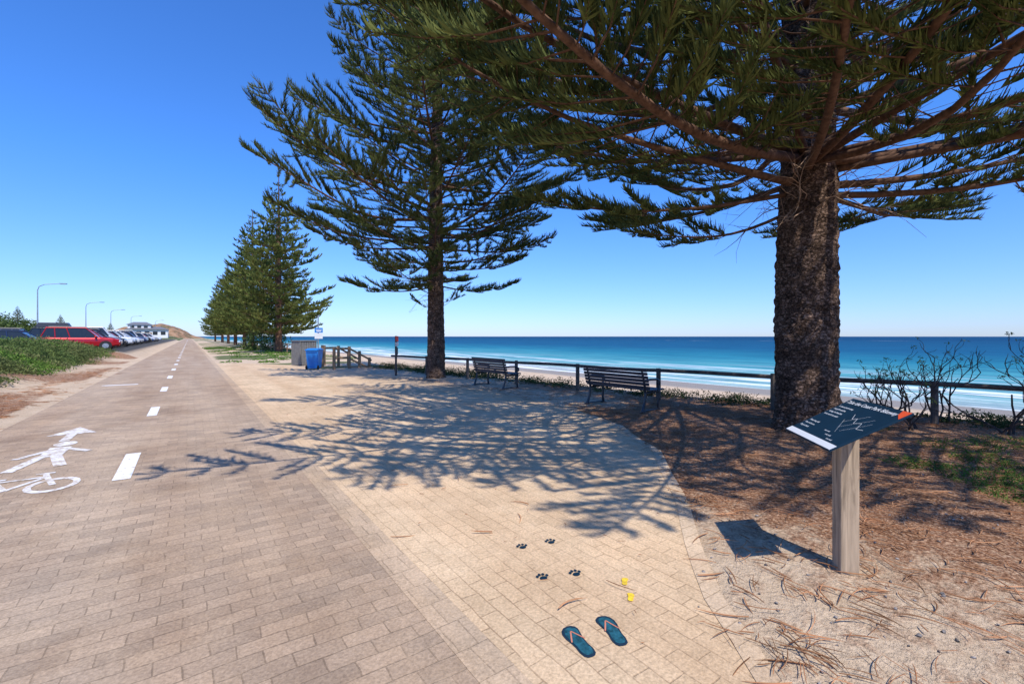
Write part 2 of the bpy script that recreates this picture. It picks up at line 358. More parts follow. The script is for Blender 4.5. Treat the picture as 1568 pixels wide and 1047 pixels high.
ax0,ay0=-1.5,7.75
strip((ax0-.25,ay0),(ax0-.08,ay0+.85),.12,.0093);strip((ax0+.2,ay0+.05),(ax0+.02,ay0+.85),.12,.0097)
strip((ax0-.02,ay0+.7),(ax0,ay0+1.35),.24,.0101);strip((ax0-.35,ay0+.75),(ax0,ay0+1.3),.09,.0105);strip((ax0+.36,ay0+.85),(ax0,ay0+1.3),.09,.0109)
mb.flat([(ax0+.13*math.cos(a),ay0+1.6+.19*math.sin(a)) for a in np.linspace(0,2*math.pi,14,endpoint=False)],.0093)
mb.flat([(-1.62,9.6),(-1.5,9.6),(-1.5,10.2),(-1.26,10.2),(-1.56,10.9),(-1.86,10.2),(-1.62,10.2)],.0093)
mb.obj('bicycle_lane_marking',[M_worn])
# ------------------------------------------------------------------ tapered strand builders
def strands(P,D,L,W,Cv,seg=3):
    P=np.asarray(P,float);D=np.asarray(D,float);D=D/(np.linalg.norm(D,axis=1,keepdims=True)+1e-9)
    n=len(P);L=np.asarray(L)[:,None];W=np.asarray(W)[:,None];Cv=np.asarray(Cv)
    a=rng.normal(size=(n,3)); U=np.cross(D,a);U/=np.linalg.norm(U,axis=1,keepdims=True)+1e-9;Wd=np.cross(D,U)
    ts=np.linspace(0,1,seg+1); rad=np.interp(ts,[0,.3,.75,1],[.7,1,.8,.12])
    VV=np.zeros((n,seg+1,3,3))
    for i,t in enumerate(ts):
        c=P+D*L*t+Cv*L*t*t
        for k in range(3):
            an=2*math.pi*k/3
            VV[:,i,k]=c+(U*math.cos(an)+Wd*math.sin(an))*W*rad[i]
    idx=np.arange(n*(seg+1)*3).reshape(n,seg+1,3)
    qs=[]
    for i in range(seg):
        for k in range(3):
            k2=(k+1)%3
            qs.append(np.stack([idx[:,i,k],idx[:,i,k2],idx[:,i+1,k2],idx[:,i+1,k]],-1))
    return VV.reshape(-1,3),np.concatenate(qs)
def blades(P,D,L,W,Cv):
    # needle-clad branchlet as a curved tapered blade: 2 quads each
    P=np.asarray(P,float);D=np.asarray(D,float);D=D/(np.linalg.norm(D,axis=1,keepdims=True)+1e-9)
    n=len(P);L=np.asarray(L)[:,None];W=np.asarray(W)[:,None];Cv=np.asarray(Cv)
    a=rng.normal(size=(n,3)); U=np.cross(D,a);U/=np.linalg.norm(U,axis=1,keepdims=True)+1e-9
    VV=np.zeros((n,3,2,3))
    for i,(t,r) in enumerate(((0,.8),(.55,1.0),(1,.3))):
        c=P+D*L*t+Cv*L*t*t
        VV[:,i,0]=c-U*W*r; VV[:,i,1]=c+U*W*r
    idx=np.arange(n*6).reshape(n,3,2)
    Q=np.concatenate([np.stack([idx[:,i,0],idx[:,i,1],idx[:,i+1,1],idx[:,i+1,0]],-1) for i in(0,1)])
    return VV.reshape(-1,3),Q
class Acc:
    def __init__(s): s.V=[];s.Q=[];s.qm=[];s.n=0
    def add(s,V,Q,mat):
        s.V.append(V);s.Q.append(Q+s.n);s.qm.append(np.full(len(Q),mat) if np.isscalar(mat) else mat);s.n+=len(V)
    def addmb(s,mb,mat):
        V=np.array([tuple(p) for p in mb.v]);Q=[f for f in mb.f if len(f)==4];s.add(V,np.array(Q),mat)
    def arrays(s): return np.concatenate(s.V),np.concatenate(s.Q),np.concatenate(s.qm)
    def mesh(s,name,mats,smooth=False):
        V,Q,q=s.arrays(); return fastmesh(name,V,Q,None,mats,q,None,smooth)
# branch along +X ; length L.  foliage sits in brush-like plumes on the outer laterals
def branch_geo(acc,L,seed,spacing=.0135,width=.0095,near=True,rope=1.0,latsp=.24,bare=.3):
    r=random.Random(seed)
    wob=[r.uniform(-.05,.05) for _ in range(3)]
    b2=r.uniform(.06,.17)
    def axisp(t): return Vector((L*t*(1-.04*t),L*(wob[0]*math.sin(3*t)+wob[1]*math.sin(7*t)),L*(-.05*math.sin(math.pi*t)+b2*t*t+wob[2]*.4*math.sin(5*t))))
    def tang(t): return (axisp(t+.01)-axisp(t-.01)).normalized()
    m=MB(); R0=.0078*L+.008
    npt=10 if near else 5
    m.tube([axisp(i/npt) for i in range(npt+1)],[R0*(1-.88*(i/npt)) for i in range(npt+1)],6 if near else 3,cap=False)
    P=[];D=[];Ls=[];W=[];C=[]
    n=max(2,int(L*(1-bare*.5)/latsp))
    for i in range(n):
        t=bare*.5+(1-bare*.5)*(i+r.uniform(-.35,.35))/n
        if t>=.995: continue
        t=max(.06,t)
        for side in(-1,1):
            if r.random()<.12: continue
            prof=min(1,(t-.02)/.4)**.8*(1-t)**.55*1.45
            ll=max(.22,(.55+.12*L)*prof*r.uniform(.5,1.3))
            base=axisp(t); tg=tang(t); sd=Vector((-tg.y,tg.x,0)).normalized()*side
            f=r.uniform(.3,.8); d=(tg*f+sd+Vector((0,0,r.uniform(-.22,.2)))).normalized()
            up=r.uniform(.1,.4)
            def lp(s): return base+d*ll*s+Vector((0,0,1))*ll*(-.14*s+up*s*s)+tg*ll*.18*s*s
            isbare=t<bare
            if near or not isbare:
                k=3 if near else 2
                m.tube([lp(j/k) for j in range(k+1)],[(.005+.006*ll)*(1-.75*j/k)*(1 if near else 1.6) for j in range(k+1)],3,cap=False)
            if isbare and r.random()<.6: continue
            s0=.03 if t>.6 else r.uniform(.15,.4)
            ns=int(ll*(1-s0)/spacing)
            ld=(lp(.6)-lp(.4)).normalized(); sdv=ld.cross(Vector((0,0,1))).normalized()
            for j in range(ns):
                s=s0+(1-s0)*((j+r.random())/max(1,ns))
                p=lp(s)
                for q in(-1,1):
                    dd=ld*r.uniform(.5,1.1)+sdv*(q*r.uniform(.06,.7))+Vector((0,0,r.uniform(-.15,1.0)))
                    P.append(tuple(p));D.append(tuple(dd));Ls.append(rope*r.uniform(.07,.23)*(1.1-.3*s));W.append(width*r.uniform(.8,1.2));C.append((r.uniform(-.1,.1),r.uniform(-.1,.1),r.uniform(.1,.5)))
    for j in range(50 if near else 8):
        t=r.uniform(.84,1);P.append(tuple(axisp(t)));D.append(tuple(tang(t)+Vector((0,r.uniform(-.6,.6),r.uniform(0,.7)))));Ls.append(rope*.22);W.append(width);C.append((0,0,.3))
    acc.addmb(m,0)
    Vx,Qx=blades(P,D,Ls,W,C); acc.add(Vx,Qx,1)
def variants(spec,**kw):
    out={}
    for Lc,cnt in spec:
        out[Lc]=[]
        for k in range(cnt):
            a=Acc(); branch_geo(a,Lc,int(Lc*100)+k,**kw); out[Lc].append(a.arrays())
    return out
VAR=variants(((8.0,5),(5.5,5),(3.2,4),(1.6,2)))
VARF=variants(((5.0,4),(3.0,3),(1.4,2)),spacing=.085,width=.045,near=False,rope=1.8,latsp=.33,bare=.08)
def put_branch(acc,z,az,L,elev,r0=.2,V_=None,roll=0):
    V_=V_ or VAR
    Lc=min(V_,key=lambda k:abs(math.log(k/L))); s=L/Lc; a=math.radians(az)
    M=np.array(Euler((math.radians(random.uniform(-14,14)+roll),-math.radians(elev),a)).to_matrix())
    S=np.array([s,s*random.uniform(.9,1.15)*random.choice((1,-1)),s])
    Vx,Qx,qm=random.choice(V_[Lc])
    acc.add((Vx*S)@M.T+np.array([math.cos(a)*r0,math.sin(a)*r0,z]),Qx,qm)
def trunk(parent,H,r0,seed,nz=300,na=56):
    Vv=np.zeros((nz+1,na,3)); o=seed*3.1
    for j in range(nz+1):
        t=j/nz; z=H*t**1.35; tt=z/H
        rr=r0*(1-tt)**.85*1.0+.02+ .16*r0*math.exp(-z/.25)
        lx=.12*math.sin(z*.35+seed)*tt; ly=.1*math.cos(z*.3+seed)*tt
        for k in range(na):
            a=2*math.pi*k/na; x=math.cos(a);y=math.sin(a)
            n1=mnoise.noise(Vector((x*1.5,y*1.5,z*.8+o)))*.10
            n2=mnoise.noise(Vector((x*5,y*5,z*8+o)))
            n3=mnoise.noise(Vector((x*12,y*12,z*22+o)))
            flare=math.exp(-z/.25)*.08*math.sin(a*5+seed)
            q=rr*(1+n1+flare)+ (abs(n2)*.06+n3*.04)*(.4+.6*(1-tt))*(r0/.45)
            Vv[j,k]=(lx+x*q,ly+y*q,z-.08)
    idx=np.arange((nz+1)*na).reshape(nz+1,na); r_=np.roll(idx,-1,axis=1)
    Q=np.stack([idx[:-1],r_[:-1],r_[1:],idx[1:]],-1).reshape(-1,4)
    link(bpy.data.objects.new('trunk',fastmesh('trunk',Vv,Q,mats=[M_bark],smooth=True)),parent)
def twigs_on_trunk(parent,z0,z1,n,r0):
    m=MB()
    for i in range(n):
        a=random.uniform(0,6.28);z=random.uniform(z0,z1);p=Vector((math.cos(a)*r0,math.sin(a)*r0,z));d=Vector((math.cos(a+random.uniform(-.8,.8)),math.sin(a+random.uniform(-.8,.8)),random.uniform(-.6,.5)))
        l=random.uniform(.3,1.5); pts=[p]
        for s in range(4):
            d=(d+Vector([random.uniform(-.35,.35) for _ in range(3)])).normalized(); pts.append(pts[-1]+d*l/4)
            if random.random()<.7:
                dd=(d+Vector([random.uniform(-.9,.9) for _ in range(3)])).normalized(); m.tube([pts[-1],pts[-1]+dd*l*.3],[.004,.002],3,cap=False)
        m.tube(pts,[.009,.008,.006,.005,.002],4,cap=False)
    m.obj('dead_twigs',[M_twig],parent)
# --- big near pine
t1=empty('pine_tree',(8.68,3.47,0)); trunk(t1,23,.46,1); twigs_on_trunk(t1,3.6,9,260,.38)
acc=Acc()
spec=[(4.05,146,4.9,-4),(3.75,118,3.0,-6),(4.2,166,7.4,4),(4.2,-30,7.8,9),(4.0,-55,6.8,6),(3.9,20,4.4,0),(4.1,-8,5.5,3),(4.3,75,6.5,6),
      (4.6,183,10.0,0),(4.7,174,9.2,3),(4.4,206,7.6,1),(4.5,217,8.4,1),(4.5,228,7.6,3),(4.6,240,8.0,3),(4.6,253,8.2,3),(4.5,268,8.4,4),(4.5,283,8.4,5),(4.7,196,8.8,4),
      (4.4,-68,7.5,6),(4.9,155,7.8,9),(4.8,128,7.0,10),(5.0,100,7,10)]
for z,az,L_,el in spec: put_branch(acc,z,az,L_,el,.3)
z=5.4;az=20
while z<21.5:
    az+=37
    for q in range(5):
        L_=(8.8 if z<9 else 8.8-(z-9)*.6)*random.uniform(.8,1.08)
        put_branch(acc,z+random.uniform(-.2,.2),az+q*72+random.uniform(-14,14),max(1,L_),6+min(16,(z-5)*1.6)+random.uniform(-4,6),.25)
        if q%2==0 and z>6: put_branch(acc,z+.4,az+q*72+36,max(1,L_*random.uniform(.4,.7)),random.uniform(0,25),.25)
    z+=.88 if z<12 else 1.0
link(bpy.data.objects.new('crown',acc.mesh('crown',[M_branch,M_needle])),t1)
# --- second pine
t2=empty('pine_tree',(7.83,16.15,0)); trunk(t2,20.0,.32,4,nz=200,na=36); twigs_on_trunk(t2,2.6,8,50,.25)
acc=Acc()
for z,az,L_,el in [(2.7,160,.9,20),(2.9,-40,1.0,20),(3.2,215,1.3,10),(3.5,150,3.5,-2),(3.55,-35,3.1,-3),(3.7,215,3.3,2),(3.7,100,3.2,0),(4.0,250,3.0,4),(4.0,40,3,0),(4.4,180,3.2,3),(4.5,-60,3.8,3),(4.3,-20,3.6,4),(4.3,130,3.4,5),(4.2,225,2.6,10),(4.6,245,3.2,10),
                   (5.0,-30,4.7,2),(5.1,140,5.4,3),(5.2,165,6.0,6),(5.3,60,4.5,5),(5.2,240,4.6,8),(5.4,-70,4.8,5),(6.2,155,7.4,12),(6.4,185,7.0,14),(6.2,120,6.5,8),(6.0,205,6,10),(5.8,-48,5.2,6),(5.6,-15,5.0,8),(5.0,200,4.2,6)]:
    put_branch(acc,z,az,L_,el,.2)
z=5.7;az=0
while z<19:
    az+=41
    for q in range(6):
        if random.random()<.08: continue
        L_=max(.9,(6.3 if z<8 else 6.3-(z-8)*.46)*random.uniform(.66,1.18))
        put_branch(acc,z+random.uniform(-.15,.15),az+q*60+random.uniform(-15,15),L_,8+min(16,(z-5)*1.4)+random.uniform(-5,8),.15)
        if q%2==0: put_branch(acc,z+.3,az+q*60+30,max(.9,L_*random.uniform(.35,.6)),random.uniform(5,35),.15)
    z+=.95
link(bpy.data.objects.new('crown',acc.mesh('crown',[M_branch,M_needle])),t2)
# --- row of distant pines (shared meshes)
def fartree(seed,H=18,Rm=4.8,zb=2.2):
    random.seed(seed*77); a=Acc()
    m=MB(); m.tube([(0,0,-.3),(0,0,H*.5),(0,0,H)],[.32,.2,.03],8,cap=False); a.addmb(m,0)
    z=zb;az=random.uniform(0,60)
    while z<H-.3:
        az+=39
        f=(z-zb)/(H-zb); Rr=Rm*(min(1,.72+f*3.2) if f<.15 else 1-((f-.15)/.85)**1.2)
        for q in range(7):
            put_branch(a,z+random.uniform(-.15,.15),az+q*51+random.uniform(-14,14),max(.5,Rr*random.uniform(.62,1.18)),2+18*f+random.uniform(-4,4),.1,VARF)
        z+=.92
    return a.mesh('pine_tree_far',[M_branch,M_needle_far])
FT=[fartree(1),fartree(2,17,5.2),fartree(3,19,4.8)]
random.seed(21)
k=0
for u,v,s in [(50,7.2,1.02),(60,8.4,.93),(71,7.0,.99),(84,7.2,.93),(99,7.0,.98),(118,7.0,.94),(142,7.1,1),(175,6.8,.92)]:
    o=bpy.data.objects.new('pine_tree',FT[k%3]); o.location=(v,u,0); o.scale=(s,s*1.02,s*random.uniform(.93,1.04)); o.rotation_euler=(0,0,k*1.3); link(o); k+=1
for u,v,s in [(208,-34.6,.4),(300,-32,.42),(310,-25,.4),(330,-22,.42),(190,-62,.5),(250,-60,.45),(150,-32,.38)]:
    o=bpy.data.objects.new('pine_tree',FT[k%3]); o.location=(v,u,tz(v,u)-.3); o.scale=(s,s,s); link(o); k+=1
# ------------------------------------------------------------------ shrubs
def leafcloud(n,cx,cy,cz,rx,ry,rz,size):
    d=rng.normal(size=(n,3)); d/=np.linalg.norm(d,axis=1,keepdims=True); r=rng.uniform(.55,1,(n,1))**.5
    lump=1+.25*np.sin(d[:,:1]*7+cx*3)*np.cos(d[:,1:2]*6+cy*2)
    p=d*r*lump*np.array([rx,ry,rz]); p[:,2]=np.abs(p[:,2])
    p+=np.array([cx,cy,cz])
    a=rng.normal(size=(n,3));a/=np.linalg.norm(a,axis=1,keepdims=True); b=np.cross(a,rng.normal(size=(n,3)));b/=np.linalg.norm(b,axis=1,keepdims=True)
    s=size*rng.uniform(.5,1.3,(n,1))
    Vv=np.stack([p-a*s,p+b*s*.4,p+a*s,p-b*s*.4],1).reshape(-1,3)
    return Vv,np.arange(n*4).reshape(-1,4)
def cloudobj(name,items,mat):
    acc=Acc()
    for it in items:
        Vv,Qv=leafcloud(*it); acc.add(Vv,Qv,0)
    return link(bpy.data.objects.new(name,acc.mesh(name,[mat])))
its=[];its2=[];its3=[]
for _ in range(1500):
    v=-4.9-abs(random.gauss(0,3.0));u=random.uniform(18,44.3)
    if v>-5.5+.8*fn(v,u,.4) and random.random()<.6: continue
    r=random.uniform(.25,.65)
    if u>34: r*=1.25
    (its,its2,its3)[min(2,int((fn(v,u,.25,4)+.5)*3))].append((int(290*r),v,u,tz(v,u)-.08,r*1.3,r*1.1,r*random.uniform(.3,.8),.055))
for _ in range(150):
    v=random.uniform(-60,-18);u=random.uniform(40,150); r=random.uniform(.8,2.2)
    its2.append((320,v,u,tz(v,u)-.3,r*1.4,r*1.4,r*.5,.16))
for _ in range(80):
    v=random.uniform(-140,-25);u=random.uniform(120,330); r=random.uniform(2,5)
    its2.append((220,v,u,tz(v,u)-.6,r*1.4,r*1.4,r*.5,.5))
cloudobj('coastal_shrubs',its,M_shrub); cloudobj('dune_scrub',its2,M_dune); cloudobj('pigface_groundcover',its3,M_green)
its=[]
for v,u,r in [(-22,92,2.6),(-24,97,3.0),(-27,93,2.8),(-30,98,3.2),(-20.5,99,2.0),(-35,110,3),(-29,120,2.4)]:
    for _ in range(4):
        its.append((700,v+random.uniform(-1,1),u+random.uniform(-1,1),tz(v,u)+random.uniform(0,1.6),r,r,r*.95,.22))
cloudobj('large_bush',its,M_shrub)
cloudobj('round_bush',[(2600,7.0,60,0,2.2,2.2,2.9,.14),(900,9,66,0,2,2,2.2,.14)],M_shrub)
its=[]
for _ in range(170):
    u=random.uniform(31,80);v=random.uniform(1.8,9.5)
    if v<3 and random.random()<.5: continue
    if random.random()<.35: continue
    r=random.uniform(.2,.6); its.append((150,v,u,-.02,r*1.5,r*1.5,r*.3,.07))
cloudobj('verge_plants',its,M_green)
its=[]
for _ in range(230):
    u=random.uniform(-1,23);v=edge_v(u)+random.uniform(-.7,.35); r=random.uniform(.1,.3)*(1.35 if u>14 else 1)*(.4 if fn(u,0,.5)<-.15 else 1); its.append((int(500*r)+40,v,u,tz(v,u)-.03,r*1.7,r*1.7,r*.9,.03))
cloudobj('fence_foot_plants',its,foliage('dark_shrub_leaves',(.03,.05,.02),(.11,.14,.05),1.5))
gp=[];gd=[];gl=[]
for v,u,r,n in [(7.4,1.75,.35,260),(7.35,1.15,.5,420),(6.8,.8,.4,300),(7.9,.7,.5,360),(8.4,1.3,.4,260),(8.2,.1,.5,300),(9.1,1.6,.6,300),(9.2,.5,.6,300),(10.0,1.2,.6,300),(7.2,-.2,.4,200),(9.8,3.0,.5,200)]:
    for _ in range(n):
        a=random.uniform(0,6.28);q=r*math.sqrt(random.random()); gp.append((v+q*math.cos(a),u+q*math.sin(a)*.8,0)); gd.append((random.uniform(-.8,.8),random.uniform(-.8,.8),.6)); gl.append(random.uniform(.04,.13))
n=len(gp); V_,Q_=strands(gp,gd,gl,np.full(n,.0045),np.stack([rng.uniform(-.3,.3,n),rng.uniform(-.3,.3,n),np.full(n,-.2)],1),2)
link(bpy.data.objects.new('grass_tufts',fastmesh('grass_tufts',V_,Q_,mats=[M_green])))
M_saltstem=simple('dark_stem',(.05,.035,.03),.9,var=.4)
def bare_shrub(loc,seed,H=1.3):
    r=random.Random(seed); m=MB(); leaf=[]
    def grow(p,d,l,rad,dep):
        pts=[p]
        for s in range(4):
            d=(d+Vector([r.uniform(-.42,.42) for _ in range(3)])+Vector((0,0,.1))).normalized(); pts.append(pts[-1]+d*l/4)
        m.tube(pts,[rad*(1-.12*j) for j in range(5)],5,cap=False)
        if dep<3:
            for q in range(r.choice((2,2,3))):
                st=pts[r.choice((2,3,4))]
                dd=(d+Vector([r.uniform(-1,1),r.uniform(-1,1),r.uniform(-.25,.8)])).normalized(); grow(st,dd,l*.68,rad*.62,dep+1)
        else: leaf.append(pts[-1])
    for q in range(4):
        a=r.uniform(0,6.28); grow(Vector((r.uniform(-.15,.15),r.uniform(-.15,.15),-.1)),Vector((math.cos(a)*.5,math.sin(a)*.5,1)).normalized(),H*.5,.021,0)
    o=m.obj('bare_saltbush',[M_saltstem,M_shrub],None,loc)
    acc=Acc()
    for p in leaf:
        if r.random()<.5:
            Vv,Qv=leafcloud(9,p.x,p.y,p.z,.05,.05,.05,.022);acc.add(Vv,Qv,0)
    link(bpy.data.objects.new('leaves',acc.mesh('leaves',[M_shrub])),o)
for loc,s,h in [((11.2,3.0,0),1,1.2),((11.3,2.3,0),2,1.6),((10.9,1.4,0),3,1.7),((10.2,2.4,0),4,1.2),((11.6,.5,0),5,1.9),((10.6,.4,0),8,1.7)]:
    bare_shrub(loc,s,h)
# ------------------------------------------------------------------ fallen twigs / needle litter
M_litter=simple('fallen_needles',(.36,.165,.078),.9,var=.6,scale=3,spec=.1)
M_litter2=simple('fallen_branchlet_bark',(.40,.205,.105),.9,var=.55,scale=3,spec=.1)
def litter(name,pts,lmin,lmax,w,mat,z=.012,curl=.4):
    n=len(pts); an=rng.uniform(0,6.28,n)
    P=np.array([(x,y,z+random.random()*.02) for x,y in pts]); D=np.stack([np.cos(an),np.sin(an),rng.uniform(-.02,.10,n)],1)
    s=rng.uniform(-curl,curl,n); C=np.stack([-np.sin(an)*s,np.cos(an)*s,rng.uniform(-.10,0,n)],1)
    V_,Q_=strands(P,D,rng.uniform(lmin,lmax,n)**1.0,np.full(n,w)*rng.uniform(.6,1.3,n),C,4)
    link(bpy.data.objects.new(name,fastmesh(name,V_,Q_,mats=[mat],smooth=True)))
pts=[]
while len(pts)<8500:
    u=random.uniform(-2.5,14);v=random.uniform(1.6,13)
    if v<pad_v(u)+random.uniform(-.2,.1) or v>edge_v(u): continue
    w=.2+.8*(fn(v,u,.9,2)>-.08)
    dt=math.hypot(v-8.7,u-3.5)
    if random.random()<w*(1 if dt<5 else .7): pts.append((v,u))
litter('pine_needle_litter',pts,.05,.22,.0030,M_litter)
pts=[]
while len(pts)<1900:
    u=random.uniform(-1.5,7);v=random.uniform(1.8,10)
    if v<pad_v(u)-.05: continue
    if fn(v,u,1.3,6)<-.05 and random.random()<.85: continue
    pts.append((v,u))
litter('fallen_branchlets',pts,.06,.3,.0047,M_litter2,curl=.8)
pts=[(random.uniform(-5.2,-2.5),random.uniform(5,30)) for _ in range(1500)]
pts=[(v,u) for v,u in pts if (v<-2.75 and fn(v,u,.8,1)>-.1) or random.random()<.08]
litter('path_side_litter',pts,.1,.4,.006,M_litter)
pts=[(1.4+random.random()*5.5,random.uniform(.5,14)) for _ in range(300)]
pts=[(v,u) for v,u in pts if v<pad_v(u)-.1]+[(v,u) for v,u in [(2.1,2.9),(2.0,3.5),(2.6,2.9),(1.9,4.3),(2.7,2.4),(2.2,4.9),(1.6,3.6)]]
litter('scattered_twigs',pts,.015,.08,.003,M_litter,curl=.5)
litter('curved_twigs',[(2.0,3.1),(2.4,3.3),(1.75,2.0),(2.6,3.4),(2.75,1.75),(1.3,3.5),(1.9,4.6),(2.4,4.4),(2.2,2.05)],.14,.24,.0055,M_litter2,curl=.7)
n=420; p=[]
while len(p)<n:
    u=random.uniform(-1,4);v=random.uniform(2,8)
    if v>pad_v(u)-.3: p.append((v,u,.006))
V_,Q_=strands(p,rng.normal(size=(n,3))*[1,1,.2],rng.uniform(.01,.03,n),rng.uniform(.005,.012,n),np.zeros((n,3)),3)
link(bpy.data.objects.new('pebbles',fastmesh('pebbles',V_,Q_,mats=[simple('pebble',(.25,.22,.2),.8,var=.5)],smooth=True)))
# ------------------------------------------------------------------ fence
def poly_len(pts):
    s=[0]
    for a,b in zip(pts,pts[1:]): s.append(s[-1]+math.dist(a,b))
    return s
def fence(name,pts,h,sp,rad=.045,off=0,mat=M_rail,rails=(1.0,)):
    s=poly_len(pts); mb=MB(); X=[p[0] for p in pts];Y=[p[1] for p in pts]
    n=int(s[-1]/sp)
    for i in range(n+1):
        d=off+i*sp
        if d>s[-1]: break
        x=np.interp(d,s,X);y=np.interp(d,s,Y); mb.tube([(x,y,-.3),(x,y,h+.03)],[.06,.056],10)
    m=40
    for k in rails:
        mb.tube([(np.interp(s[-1]*j/m,s,X)-.0,np.interp(s[-1]*j/m,s,Y),h*k-.03+.012*math.sin(j)) for j in range(m+1)],rad,8)
    mb.obj(name,[mat],smooth=False)
fence('timber_fence',[(13.4,-7),(11.3,1.25),(9.75,7.3),(8.97,12.4),(8.2,17),(7.33,19.6)],.76,2.58,off=1.86)
fence('timber_fence',[(8.0,42),(7.5,55),(7.2,78)],.9,2.2,mat=M_timber,rails=(1.0,.5))
# ------------------------------------------------------------------ benches (facing the sea)
def bench(loc,rz=0):
    mb=MB(); Lh=.9
    for y in(-.78,.78):
        mb.tube([(.30,y,0),(.27,y,.15),(.30,y,.42)],[.034,.028,.03],8,1)
        mb.tube([(-.28,y,0),(-.2,y,.2),(-.16,y,.42)],[.034,.028,.03],8,1)
        mb.tube([(-.17,y,.40),(.32,y,.42)],.03,8,1)
        mb.tube([(-.16,y,.38),(-.22,y,.65),(-.30,y,.90)],[.03,.025,.02],8,1)
        mb.tube([(-.24,y,.66),(0,y,.68),(.24,y,.67),(.33,y,.62),(.33,y,.54),(.28,y,.52)],.026,8,1)
        mb.tube([(.28,y,.42),(.27,y,.66)],.022,8,1)
        mb.tube([(-.24,y,.03),(.3,y,.03)],.016,6,1)
        mb.box((.30,y,.008),(.12,.07,.016),mat=1);mb.box((-.28,y,.008),(.12,.07,.016),mat=1)
    for i in range(6):
        mb.box((-.13+i*.086,0,.455+.012*abs(i-2.5)/2.5),(.068,2*Lh,.03),mat=0)
    Rb=Matrix.Rotation(math.radians(-15),3,'Y')
    for i in range(6):
        z=.52+i*.074; mb.box((-.185-(z-.5)*.28,0,z),(.028,2*Lh,.062),Rb,mat=0)
    mb.obj('park_bench',[M_slat,M_dark],None,loc,rz,bevel=.006)
bench((8.0,7.0,0),.04); bench((7.95,12.15,0),.05)
# ------------------------------------------------------------------ interpretive sign
M_panel=simple('navy_panel',(.006,.026,.048),.7,var=.1,spec=.12)
M_bleach=simple('white_panel',(.75,.76,.76),.5,var=.03)
sg=empty('information_sign',(3.55,1.20,0))
mb=MB(); Rz=Matrix.Rotation(math.radians(-45),3,'Z')
mb.box((.11,.02,.46),(.115,.115,.98),Rz); mb.obj('post',[M_post],sg,bevel=.006)
rd=Vector((-.72,-.69,0)).normalized(); upd=Vector((.69,-.72,0)).normalized()
tl=math.radians(28); up3=(upd*math.cos(tl)+Vector((0,0,1))*math.sin(tl)).normalized(); nr=rd.cross(up3).normalized()
Mp=Matrix((( rd.x,up3.x,nr.x,0),(rd.y,up3.y,nr.y,0),(rd.z,up3.z,nr.z,0),(0,0,0,1)))
pn=bpy.data.objects.new('panel_frame',None); link(pn,sg); pn.matrix_local=Matrix.Translation((-.06,-.02,1.035))@Mp
mb=MB(); mb.box((0,0,0),(.64,.50,.012),mat=0); mb.obj('panel',[M_panel],pn,bevel=.002)
mb=MB(); mb.box((0,-.222,.0075),(.632,.045,.003),mat=0); mb.obj('footer_strip',[M_bleach],pn)
mb=MB(); mb.prism([(.315,.245),(.315,.165),(.26,.20),(.235,.245)],.0065,.0085,0); mb.obj('corner_logo',[simple('orange_red',(.75,.09,.02),.5)],pn)
mb=MB(); mb.box((0,0,-.03),(.3,.06,.05)); mb.obj('bracket',[M_metal],pn)
def text(body,x,y,size,mat,parent,z=.0075,align='LEFT'):
    c=bpy.data.curves.new('text','FONT'); c.body=body; c.size=size; c.align_x=align; c.materials.append(mat); c.offset=size*.015
    o=bpy.data.objects.new('lettering',c); link(o,parent); o.location=(x,y,z); return o
text('Take the Coast Park Bikeway',-.30,.188,.046,M_bleach,pn)
for i,l in enumerate(['A shared path along','the gulf coastline','linking the beaches','from north to south']):
    text(l,-.29,.13-i*.036,.022,M_bleach,pn)
for i,l in enumerate(['Please keep left','Share with care','Dogs on leads']):
    text(l,-.29,-.08-i*.036,.021,M_bleach,pn)
mb=MB()
ml=[(-.02,.10),(.03,.05),(.06,.07),(.1,.02),(.16,.04),(.2,-.02),(.26,-.01)]
def mstrip(a,b,w):
    a=Vector(a);b=Vector(b);d=(b-a).normalized();n=Vector((-d.y,d.x))*w/2; mb.flat([a-n,b-n,b+n,a+n],.0078)
for a,b in zip(ml,ml[1:]): mstrip(a,b,.0028)
for a,b in [((0,0),(.12,.12)),((.05,-.05),(.2,.1)),((.12,-.08),(.24,.06)),((-.02,.03),(.1,-.1))]: mstrip(a,b,.0014)
mb.obj('map_lines',[M_bleach],pn)
for i in range(3): text('coast walk',.0+i*.07,-.12-.03*i,.016,M_bleach,pn)
# ------------------------------------------------------------------ ground stickers
def fp(cx,cy,ang,ln,w,z,mb,mat=0,mirror=1):
    pts=[]
    outline=[(-.28,-.44),(-.16,-.49),(0,-.5),(.16,-.49),(.28,-.43),(.33,-.3),(.29,-.12),(.30,.05),(.37,.2),(.43,.34),(.38,.43),(.22,.49),(.05,.5),(-.18,.48),(-.34,.41),(-.43,.3),(-.43,.15),(-.36,0),(-.32,-.15),(-.34,-.3)]
    for x,y in outline:
        x*=w*mirror;y*=ln; pts.append((cx+x*math.cos(ang)-y*math.sin(ang),cy+x*math.sin(ang)+y*math.cos(ang)))
    if mirror<0: pts=pts[::-1]
    mb.flat(pts,z,mat)
M_rim=simple('navy_rim',(.012,.03,.055),.7,spec=.2)
for k,(cx,cy,mi,a) in enumerate([(1.66,1.74,1,-.20),(1.87,1.70,-1,-.36)]):
    mb=MB()
    fp(cx,cy,a,.255,.12,.0105,mb,0,mi); fp(cx,cy,a,.225,.095,.012,mb,1,mi)
    def loc(x,y): return (cx+x*math.cos(a)-y*math.sin(a),cy+x*math.sin(a)+y*math.cos(a))
    for sx in(-1,1):
        p=Vector(loc(0,.08));q=Vector(loc(sx*.04,.0)); d=(q-p).normalized();n=Vector((-d.y,d.x))*.004; mb.flat([p-n,q-n,q+n,p+n] ,.0138+.0006*sx,2)
    mb.obj('thong_sticker',[M_rim,M_teal,M_pink])
